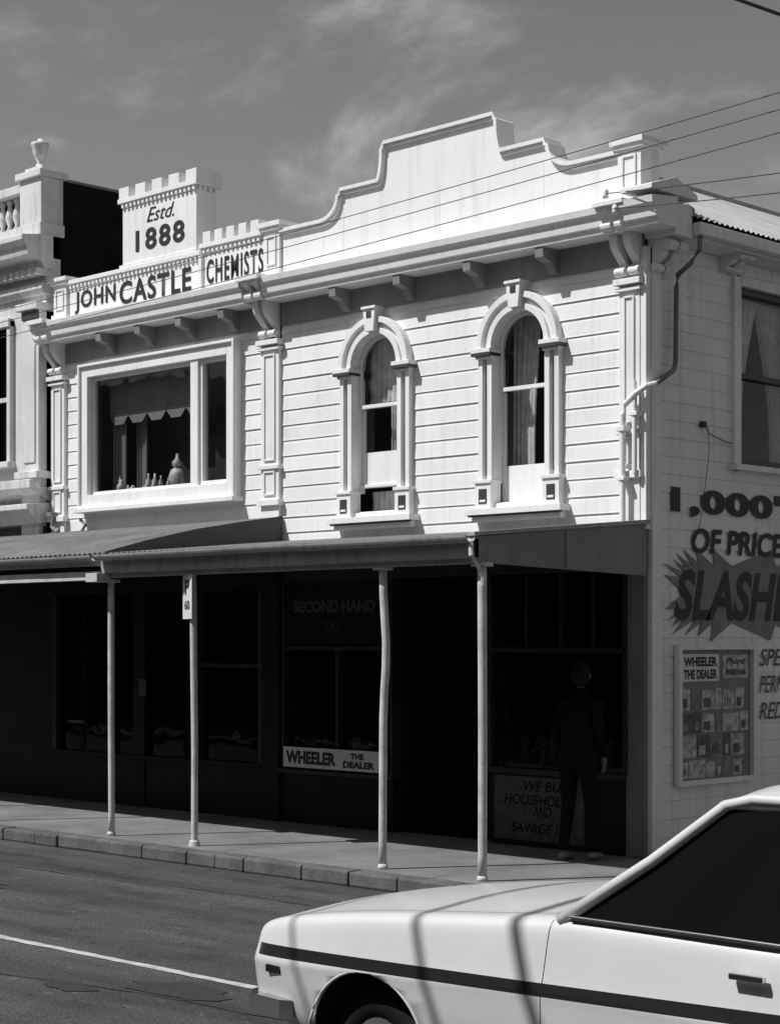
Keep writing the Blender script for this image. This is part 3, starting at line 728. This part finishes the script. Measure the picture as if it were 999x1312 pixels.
MB().quad((-9.62, .1, 3.95), (-9.0, .1, 3.95), (-9.0, .1, 5.5), (-9.62, .1, 5.5)).build('window_glass', 'shopglass', O)

# ------------------------------------------------------------------ VERANDAH
V = empty('street_verandah')
YF = -2.10
corr('roof_iron_right', (-4.38, YF-.04, 2.675), (.03, YF-.04, 2.655), (.03, -.03, 2.84), (-4.38, -.03, 2.86), 'iron', V)
q = MB(); n = int(11.6/.076)*6; prof = [(YF-.06, 2.68), (-1.7, 2.80), (-1.1, 2.93), (-.5, 3.03), (-.03, 3.10)]
for (yy, zz) in prof:
    for i in range(n+1): q.v.append((-16+11.6*i/n, yy, zz+.009*math.sin(2*pi*i/6)))
for j in range(len(prof)-1):
    for i in range(n):
        a = j*(n+1)+i; q.f.append([a, a+1, a+n+2, a+n+1])
q.build('roof_iron_left', 'iron', V, smooth=True)
MB().px([(y_, z_+.012) for y_, z_ in prof]+[(-.03, 2.86), (YF, 2.66)], -4.395, -4.37).build('roof_end_board', 'darktrim', V, bevel=.003)
mb = MB()
mb.box(-4.50, .03, YF-.02, YF+.03, 2.50, 2.645)
mb.box(-4.50, .02, YF+.03, YF+.09, 2.46, 2.54)
mb.build('front_beam', 'fascia', V, bevel=.004)
def gutter(x0, x1, zc, m, r=.055):
    g = MB(); ns = max(2, int((x1-x0)/.9)); R = random.Random(int(abs(x0)*10))
    for k_ in range(ns):
        a0 = x0+(x1-x0)*k_/ns; a1 = x0+(x1-x0)*(k_+1)/ns+.002; dz = R.uniform(-.004, .004); rr = r+(.001 if k_ % 2 else 0)
        pr = [(YF-.075+rr*math.cos(a), zc+dz+rr*math.sin(a)) for a in [pi+pi*i/10 for i in range(11)]]
        pr2 = [(YF-.075+(rr-.006)*math.cos(a), zc+dz+(rr-.006)*math.sin(a)) for a in [2*pi-pi*i/10 for i in range(11)]]
        g.px(pr+pr2, a0, a1)
    g.build('gutter', m, V, smooth=False)
gutter(-4.48, .04, 2.665, 'fascia'); gutter(-16, -4.52, 2.665, 'fascia')
mb = MB(); mb.box(-16, -4.52, YF-.02, YF+.04, 2.44, 2.52); mb.box(-16, -4.52, YF-.01, YF+.03, 2.57, 2.64)
mb.box(-4.62, -4.45, YF-.10, YF+.06, 2.42, 2.50)
mb.build('front_beam_left', 'post', V, bevel=.004)
mb = MB(); mb.px([(YF-.02, 2.47), (YF-.02, 2.655), (-.03, 2.845), (-.03, 2.42)], -.005, .03)
mb.build('end_panel', 'trimgrey', V)
mb = MB(); mb.px([(YF-.04, 2.66), (YF-.04, 2.69), (.0, 2.88), (.0, 2.845)], -.02, .05); mb.box(.03, .045, -1.07, -1.06, 2.46, 2.74)
mb.build('end_barge', 'fascia', V, bevel=.003)
mb = MB(); x = -15.7
while x < 0: mb.px([(YF, 2.55), (YF, 2.63), (-.03, 2.80), (-.03, 2.70)], x, x+.05); x += .9
mb.build('rafters', 'shop2', V)
def post(x, z1, r, bend=0, name='verandah_post', base=True):
    q = MB(); pts = []
    for i in range(13):
        t = i/12; b = bend*math.exp(-((t-.72)/.13)**2)
        pts.append((x+b*1.2+.004*math.sin(t*4+x), YF+.10+b*.3, .12+(z1-.12)*t))
    q.tube(pts, r, 14)
    if base: q.lathe([(r+.012, 0), (r+.008, .025), (r+.002, .04)], (x, YF+.10, .12), 14)
    q.box(x-.055, x+.055, YF+.04, YF+.16, z1-.03, z1)
    return q.build(name, 'post', V, smooth=True)
YP = YF+.10
post(0.0, 2.47, .034); post(-1.03, 2.47, .032, bend=.022); post(-4.50, 2.45, .030); post(-6.50, 2.45, .030); post(-8.4, 2.45, .030); post(-10.5, 2.45, .030)
mb = MB(); mb.tube([(.03, YF-.06, 2.62), (.05, YF-.08, 2.52), (.03, YF+.02, 2.44), (.045, YF+.06, 2.36), (.04, YF+.07, 2.30)], .018); mb.build('bracket_pipe', 'post', V)
K = empty('parking_sign', (-3.32, YP, .12))
mb = MB(); mb.tube([(0, 0, 0), (.005, 0, .8), (-.01, 0, 1.6), (-.02, 0, 2.36)], .030, 14); mb.lathe([(.05, 0), (.045, .04), (.034, .05)], (0, 0, 0), 14); mb.build('pole', 'post', K)
ud = Vector((.927, -.375, 0)); nd = Vector((-.375, -.927, 0))
mb = MB(); c0 = Vector((-.02, 0, 1.96))+nd*.045
P8 = [c0+ud*a+Vector((0, 0, z))+nd*b for a, z, b in [(-.13, 0, 0), (.13, 0, 0), (.13, .38, 0), (-.13, .38, 0), (-.13, 0, .006), (.13, 0, .006), (.13, .38, .006), (-.13, .38, .006)]]
mb.v = [tuple(p) for p in P8]; mb.f = [[0, 1, 2, 3], [4, 5, 6, 7], [0, 1, 5, 4], [1, 2, 6, 5], [2, 3, 7, 6], [3, 0, 4, 7]]
mb.build('plate', 'sign', K)
text("P", c0+nd*.009-ud*.06+Vector((0, 0, .21)), .12, .13, 'letter', K, tuple(ud), bold=.03)
text("60", c0+nd*.009-ud*.07+Vector((0, 0, .08)), .14, .08, 'letter', K, tuple(ud), bold=.02)

# ------------------------------------------------------------------ POWER LINES
Wp = empty('power_lines')
for i, (za, yy) in enumerate(((5.30, -2.3), (5.194, -2.3), (5.05, -2.3))):
    pts = []
    for j in range(41):
        x = 14-44*j/40; pts.append((x, yy, za+(x-2.73)*.044+(.0012)*(x-2.73)**2))
    MB().tube(pts, .0032, 6).build('wire', 'wire', Wp, smooth=True)
for (p0, p1) in (((14, -2.6, 5.10), (-.15, -.34, 5.50)), ((14, -2.6, 4.85), (-.05, -.36, 5.36))):
    pts = []
    for j in range(25):
        t = j/24; pts.append(tuple(p0[k]+(p1[k]-p0[k])*t-(.35*4*t*(1-t) if k == 2 else 0) for k in range(3)))
    MB().tube(pts, .0045, 6).build('service_wire', 'wire', Wp, smooth=True)
for xa, r_ in ((2.10, .022), (2.62, .03), (1.35, .014)):   # tram / span cables crossing the street overhead
    MB().tube([(xa-.15, -14.6, 6.6), (xa, -8, 6.45), (xa+.1, -2, 6.5), (xa+.4, 6, 6.7), (xa+1.5, 30, 7.2)], r_, 8).build('span_cable', 'wire', Wp, smooth=True)
mb = MB()
for x, z in ((-.15, 5.50), (-.05, 5.36)): mb.lathe([(.02, -.04), (.028, -.02), (.02, 0), (.028, .02), (.012, .04)], (x, -.34, z), 10)
mb.build('insulators', 'white', Wp, smooth=True)

# ------------------------------------------------------------------ CAR
CAR = empty('car', (3.17, -6.33, 0))
def carpaint():
    m = mat('car_paint_white', .58, .38, .06, 2, 0, spec=.5, dirt=.06); nt = m.node_tree; L = nt.links; b = nt.nodes['Principled BSDF']
    b.inputs['Coat Weight'].default_value = .5; b.inputs['Coat Roughness'].default_value = .14
    src = b.inputs['Base Color'].links[0].from_socket
    tc = nn(nt, 'ShaderNodeTexCoord'); sx = nn(nt, 'ShaderNodeSeparateXYZ'); L.new(tc.outputs['Object'], sx.inputs[0])
    sn = nn(nt, 'ShaderNodeSeparateXYZ'); L.new(tc.outputs['Normal'], sn.inputs[0])
    def mt(op, a, b_=0.0):
        q = nn(nt, 'ShaderNodeMath', operation=op)
        for i, x in enumerate((a, b_)):
            if isinstance(x, (int, float)): q.inputs[i].default_value = x
            else: L.new(x, q.inputs[i])
        return q.outputs[0]
    # road grime low on the sills and arches
    gr = nn(nt, 'ShaderNodeMapRange'); L.new(sx.outputs[2], gr.inputs['Value'])
    for k_, x_ in zip(('From Min', 'From Max', 'To Min', 'To Max'), (.22, .60, .62, 1.0)): gr.inputs[k_].default_value = x_
    mg = nn(nt, 'ShaderNodeMix', data_type='RGBA'); mg.blend_type = 'MULTIPLY'; mg.inputs['Factor'].default_value = 1
    cg_ = nn(nt, 'ShaderNodeCombineColor')
    for i in range(3): L.new(gr.outputs[0], cg_.inputs[i])
    L.new(src, mg.inputs['A']); L.new(cg_.outputs[0], mg.inputs['B']); src = mg.outputs['Result']
    ny = mt('GREATER_THAN', mt('ABSOLUTE', sn.outputs[1]), .45)
    zz = mt('SUBTRACT', sx.outputs[2], mt('MULTIPLY', sx.outputs[0], .026))
    st = mt('MULTIPLY', mt('MULTIPLY', mt('LESS_THAN', mt('ABSOLUTE', mt('SUBTRACT', zz, .612)), .024), ny), mt('GREATER_THAN', sx.outputs[0], .08))
    seam = mt('MULTIPLY', ny, mt('LESS_THAN', mt('ABSOLUTE', mt('SUBTRACT', mt('SUBTRACT', sx.outputs[0], mt('MULTIPLY', sx.outputs[2], .06)), 1.62)), .0022))
    seam2 = mt('MULTIPLY', ny, mt('LESS_THAN', mt('ABSOLUTE', mt('SUBTRACT', sx.outputs[0], 2.70)), .003))
    nz = mt('GREATER_THAN', sn.outputs[2], .6)
    hl = mt('MULTIPLY', mt('MULTIPLY', nz, mt('LESS_THAN', mt('ABSOLUTE', mt('SUBTRACT', mt('ABSOLUTE', sx.outputs[1]), .64)), .0035)), mt('LESS_THAN', sx.outputs[0], 1.62))
    hb = mt('MULTIPLY', mt('MULTIPLY', nz, mt('LESS_THAN', mt('ABSOLUTE', mt('SUBTRACT', sx.outputs[0], 1.62)), .006)), mt('LESS_THAN', mt('ABSOLUTE', sx.outputs[1]), .64))
    al = mt('MINIMUM', mt('ADD', st, mt('ADD', mt('ADD', seam, seam2), mt('ADD', hl, hb))), 1.0)
    mx = nn(nt, 'ShaderNodeMix', data_type='RGBA'); L.new(al, mx.inputs['Factor']); L.new(src, mx.inputs['A']); mx.inputs['B'].default_value = (.012, .012, .012, 1)
    L.new(mx.outputs['Result'], b.inputs['Base Color']); return m
M['paint'] = carpaint()
cg = bpy.data.materials.new('car_glass'); cg.use_nodes = True; b = cg.node_tree.nodes['Principled BSDF']
b.inputs['Base Color'].default_value = (.006, .006, .006, 1); b.inputs['Roughness'].default_value = .05; b.inputs['Specular IOR Level'].default_value = .25; M['carglass'] = cg
ST = [
 (0.00, .66, .66, .40), (0.03, .71, .70, .34), (.12, .745, .735, .30), (.35, .765, .775, .26), (.70, .775, .82, .24), (1.10, .78, .855, .22), (1.45, .785, .885, .22),
 (1.75, .785, .915, .21), (2.1, .785, .915, .21), (2.6, .785, .91, .21), (3.1, .785, .905, .21), (3.5, .78, .90, .24), (3.85, .76, .88, .28), (4.08, .73, .84, .34), (4.16, .68, .78, .42)]
def sec(hw, zt, zb):
    zc = zb+(zt-zb)*.62
    h = [(0, zb), (hw*.80, zb), (hw*.95, zb+.03), (hw*.985, zb+(zc-zb)*.5), (hw*.995, zc-.03), (hw*1.008, zc), (hw*.99, zc+.03), (hw*.965, zt-.06), (hw*.95, zt-.018), (hw*.91, zt+.006), (hw*.80, zt+.006), (hw*.45, zt+.034), (0, zt+.044)]
    return h+[(-a, z) for a, z in reversed(h[1:-1])]
q = MB(); k = None
for u_, hw, zt, zb in ST:
    s_ = sec(hw, zt, zb); k = len(s_); q.v += [(u_, a, z) for a, z in s_]
for i in range(len(ST)-1):
    for j in range(k):
        j2 = (j+1) % k; q.f.append([i*k+j, i*k+j2, (i+1)*k+j2, (i+1)*k+j])
q.f.append([j for j in range(k)]); q.f.append([(len(ST)-1)*k+j for j in range(k)])
body = q.build('body', 'paint', None, smooth=True)
sb = body.modifiers.new('s', 'SUBSURF'); sb.levels = 2; sb.render_levels = 2
cut = MB()
WH = ((.76, .275), (3.30, .275))
for uc, zc in WH:
    for s_ in (-1, 1):
        y0, y1 = (-1.0, -.50) if s_ < 0 else (.50, 1.0)
        cut.py([(uc+.325*math.cos(2*pi*a/48), zc+.325*math.sin(2*pi*a/48)) for a in range(48)], y0, y1)
cuto = cut.build('cut', 'rubber'); bo = body.modifiers.new('b', 'BOOLEAN'); bo.object = cuto; bo.operation = 'DIFFERENCE'; bo.solver = 'EXACT'
bpy.context.view_layer.update()
me = bpy.data.meshes.new_from_object(body.evaluated_get(bpy.context.evaluated_depsgraph_get()))
body.modifiers.clear(); body.data = me; bpy.data.objects.remove(cuto)
while len(me.materials) > 1: me.materials.pop()
me.materials.append(M['rubber'])
for p in me.polygons:
    p.material_index = 0
    for uc, zc in WH:
        if abs(p.center.y) > .45 and math.hypot(p.center.x-uc, p.center.z-zc) < .327 and p.center.z < .70:
            p.material_index = 1; p.use_smooth = False
body.parent = CAR
lipm = MB()
for uc, zc in WH:
    for s_ in (-1, 1):
        lipm.tube([(uc+.330*math.cos(pi*(i/24)*1.08-.12), s_*.770, zc+.330*math.sin(pi*(i/24)*1.08-.12)) for i in range(25)], .006, 8)
lipm.build('wheel_arch_lips', 'paint', CAR, smooth=True)
for uc, zc in WH:
    for s_ in (-1, 1):
        t_ = MB(); rr = [(.10, 0), (.15, .0), (.16, -.02), (.24, -.012), (.270, .02), (.270, .15), (.25, .17), (.1, .17)]
        seg = 28
        for r_, d_ in rr:
            for i in range(seg):
                a = 2*pi*i/seg; t_.v.append((uc+r_*math.cos(a), s_*(.68-d_), .270+r_*math.sin(a)))
        for j in range(len(rr)-1):
            for i in range(seg):
                i2 = (i+1) % seg; t_.f.append([j*seg+i, j*seg+i2, (j+1)*seg+i2, (j+1)*seg+i])
        t_.f.append(list(range(seg))); t_.build('tyre', 'rubber', CAR, smooth=True)
        hc = MB(); hc.py([(uc+.15*math.cos(2*pi*i/24), .270+.15*math.sin(2*pi*i/24)) for i in range(24)], s_*.675, s_*.688)
        hc.py([(uc+.07*math.cos(2*pi*i/24), .270+.07*math.sin(2*pi*i/24)) for i in range(24)], s_*.688, s_*.71); hc.build('hubcap', 'chrome', CAR, bevel=.006)
def lerp(a, b_, t): return tuple(a[i]+(b_[i]-a[i])*t for i in range(3))
BF, BR, TF, TR = (1.76, .715, .915), (3.62, .70, .905), (2.34, .575, 1.355), (3.12, .57, 1.355)
g = MB()
def patch(a, b_, c, d, bulge, nd_):
    n = 8; n0 = len(g.v)
    for j in range(n+1):
        for i in range(n+1):
            s_, t = i/n, j/n; p = Vector(lerp(lerp(a, b_, s_), lerp(d, c, s_), t))
            p += Vector(nd_)*bulge*(1-(2*s_-1)**2); g.v.append(tuple(p))
    for j in range(n):
        for i in range(n):
            k_ = n0+j*(n+1)+i; g.f.append([k_, k_+1, k_+n+2, k_+n+1])
mir = lambda p: (p[0], -p[1], p[2])
patch(mir(BF), BF, TF, mir(TF), .08, (-1, 0, 0)); patch(mir(BR), BR, TR, mir(TR), .06, (1, 0, 0))
patch(BF, BR, TR, TF, .02, (0, 1, 0)); patch(mir(BF), mir(BR), mir(TR), mir(TF), .02, (0, -1, 0))
g.build('windows', 'carglass', CAR, smooth=True)
g = MB(); n = 14
for j in range(n+1):
    for i in range(n+1):
        a, b_ = 2*i/n-1, 2*j/n-1
        uu = 2.74+b_*.45-(.06*(1-a*a) if b_ < 0 else -.04*(1-a*a))*abs(b_)
        g.v.append((uu, a*.60, 1.35+.070*(1-a**4)*(1-b_**4)**.6))
for j in range(n):
    for i in range(n):
        k_ = j*(n+1)+i; g.f.append([k_, k_+1, k_+n+2, k_+n+1])
ro = g.build('roof', 'paint', CAR, smooth=True)
so = ro.modifiers.new('s', 'SOLIDIFY'); so.thickness = .02
g = MB()
for s_ in (1, -1):
    f_ = (lambda p: p) if s_ > 0 else mir
    def ofs(p, o): q_ = f_(p); return (q_[0], q_[1]+s_*o, q_[2])
    g.tube([ofs((1.70, .72, .90), .005), ofs(lerp(BF, TF, .5), .012), ofs((2.31, .58, 1.34), .008), ofs((2.42, .585, 1.366), .006), ofs((2.9, .585, 1.37), .006), ofs((3.10, .575, 1.36), .006), ofs(lerp(TR, BR, .5), .012), ofs((3.66, .70, .90), .005)],
           [.024, .021, .020, .019, .019, .024, .045, .07], 10)
    g.tube([ofs((2.86, .715, .91), .01), ofs((2.84, .585, 1.36), .008)], .022, 8)
g.build('pillars', 'paint', CAR, smooth=True)
g = MB()
for s_ in (1, -1):
    g.tube([(1.74, s_*.735, .920), (2.4, s_*.742, .920), (3.5, s_*.73, .912)], .007, 6)
    g.box(2.46, 2.59, min(s_*.775, s_*.80), max(s_*.775, s_*.80), .80, .82)
    g.tube([(1.80, s_*.706, .95), (2.35, s_*.572, 1.352), (2.45, s_*.60, 1.372), (3.12, s_*.60, 1.372)], .006, 6)
def bump(u0, sgn):
    pr = [(u0+sgn*.28, .780), (u0+sgn*.10, .765), (u0+sgn*.02, .71), (u0-sgn*.03, .5), (u0-sgn*.05, 0)]
    pts = [(a, b_) for a, b_ in pr]+[(a, -b_) for a, b_ in reversed(pr[:-1])]
    inner = [(a+sgn*.05, b_*.96) for a, b_ in pts]
    g.pz(pts+inner[::-1], .35, .43)
bump(-.01, 1); bump(4.18, -1)
for s_ in (1, -1): g.py([(-.015+.0, .6), (.02, .6), (.02, .66), (-.015, .66)], s_*.45-.1, s_*.45+.1)
g.build('chrome_trim', 'chrome', CAR, bevel=.006)
g = MB(); g.box(.16, .25, -.757, -.735, .53, .56); g.box(.16, .25, .735, .757, .53, .56); g.box(-.02, .03, -.55, .55, .50, .62)
for s_ in (-1, 1): g.tube([(1.66, s_*.35, .945), (1.86, s_*.10, 1.02)], .006)
for s_ in (1, -1): g.tube([(1.76, s_*.738, .909), (2.4, s_*.744, .909), (3.5, s_*.732, .90)], .007, 6)
g.build('lamps_grille_wipers', 'rubber', CAR, bevel=.003)

# ------------------------------------------------------------------ PEDESTRIAN
PD = empty('pedestrian', (-.30, -.50, .12)); PD.rotation_euler = (0, 0, math.radians(12)); PD.scale = (.93, .93, .93)
def skin(name, nodes, edges, m, lv=2):
    me = bpy.data.meshes.new(name); me.from_pydata([n_[0] for n_ in nodes], edges, [])
    o = bpy.data.objects.new(name, me); COL.objects.link(o)
    sk = o.modifiers.new('skin', 'SKIN'); sk.use_smooth_shade = True
    for i, n_ in enumerate(nodes):
        r_ = n_[1]; me.skin_vertices[0].data[i].radius = r_ if isinstance(r_, tuple) else (r_, r_)
    me.skin_vertices[0].data[0].use_root = True
    s_ = o.modifiers.new('sub', 'SUBSURF'); s_.levels = lv; s_.render_levels = lv
    me.materials.append(M[m]); o.parent = PD; return o
nodes = [((0, 0, .93), (.14, .11)), ((0, 0, 1.12), (.135, .10)), ((0, .01, 1.30), (.145, .11)), ((0, .02, 1.42), (.08, .07)), ((0, .035, 1.50), .05)]
edges = [(0, 1), (1, 2), (2, 3), (3, 4)]
for s_ in (-1, 1):
    n0 = len(nodes)
    nodes += [((s_*.09, 0, .84), .095), ((s_*.10, .03+.02*s_, .48), .066), ((s_*.11, -.03+.05*s_, .09), .048)]
    edges += [(0, n0), (n0, n0+1), (n0+1, n0+2)]
    n0 = len(nodes)
    nodes += [((s_*.165, .01, 1.36), .058), ((s_*.215, -.03, 1.10), .047), ((s_*.19, .10, .90), .034)]
    edges += [(2, n0), (n0, n0+1), (n0+1, n0+2)]
skin('body', nodes, edges, 'cloth')
for s_ in (-1, 1):
    w0 = Vector((s_*.19, .10, .90)); hn = [(tuple(w0), .026), (tuple(w0+Vector((-s_*.005, .03, -.06))), (.038, .016))]; he = [(0, 1)]
    for f_, (dy, ln, r_) in enumerate(((-.028, .065, .009), (-.009, .078, .0095), (.010, .072, .009), (.027, .055, .008))):
        b0 = w0+Vector((-s_*.008, .035+dy, -.075)); n0 = len(hn)
        hn += [(tuple(b0), r_), (tuple(b0+Vector((-s_*.006, .008, -ln*.5))), r_), (tuple(b0+Vector((-s_*.02, .012, -ln))), r_*.8)]; he += [(1, n0), (n0, n0+1), (n0+1, n0+2)]
    n0 = len(hn); hn += [(tuple(w0+Vector((-s_*.02, .05, -.045))), .011), (tuple(w0+Vector((-s_*.03, .07, -.085))), .008)]; he += [(1, n0), (n0, n0+1)]
    skin('hand', hn, he, 'skin', 1)
    fy = -.03+.05*s_
    skin('shoe', [((s_*.11, fy-.03, .045), (.045, .04)), ((s_*.115, fy+.08, .04), (.045, .032)), ((s_*.12, fy+.19, .03), (.04, .024))], [(0, 1), (1, 2)], 'shoe', 2)
bm = bmesh.new(); bmesh.ops.create_uvsphere(bm, u_segments=28, v_segments=20, radius=1)
for v_ in bm.verts:
    x_, y_, z_ = v_.co
    taper = 1-.22*max(0, -z_)
    v_.co = Vector((x_*.076*taper, y_*.098*(1-.1*max(0, -z_)), z_*.118))
    if y_ > .75:
        v_.co.y += .020*math.exp(-((x_/.16)**2))*math.exp(-(((z_+.12)/.2)**2))
        v_.co.y -= .010*math.exp(-(((abs(x_)-.38)/.16)**2))*math.exp(-(((z_-.05)/.12)**2))
        v_.co.y += .005*math.exp(-((x_/.3)**2))*math.exp(-(((z_+.52)/.08)**2))
for s_ in (-1, 1):
    r = bmesh.ops.create_uvsphere(bm, u_segments=10, v_segments=8, radius=1)
    for v_ in r['verts']: v_.co = Vector((s_*.077+v_.co.x*.010, -.003+v_.co.y*.018, v_.co.z*.030))
me = bpy.data.meshes.new('head'); bm.to_mesh(me); bm.free()
for p in me.polygons: p.use_smooth = True
me.materials.append(M['skin']); o = bpy.data.objects.new('head', me); COL.objects.link(o); o.location = (0, .06, 1.60); o.rotation_euler = (-.35, 0, .1); o.parent = PD
bm = bmesh.new(); bmesh.ops.create_uvsphere(bm, u_segments=28, v_segments=20, radius=1)
R = random.Random(2)
for v_ in bm.verts:
    x_, y_, z_ = v_.co; f = 1.0+R.uniform(-.02, .03)
    if y_ > .35 and z_ < .45: f = .80
    v_.co = Vector((x_*.083*f, y_*.104*f-.004, z_*.123*f+.006))
me = bpy.data.meshes.new('hair'); bm.to_mesh(me); bm.free()
for p in me.polygons: p.use_smooth = True
me.materials.append(M['hair']); o = bpy.data.objects.new('hair', me); COL.objects.link(o); o.location = (0, .058, 1.605); o.rotation_euler = (-.35, 0, .1); o.parent = PD
print('done')
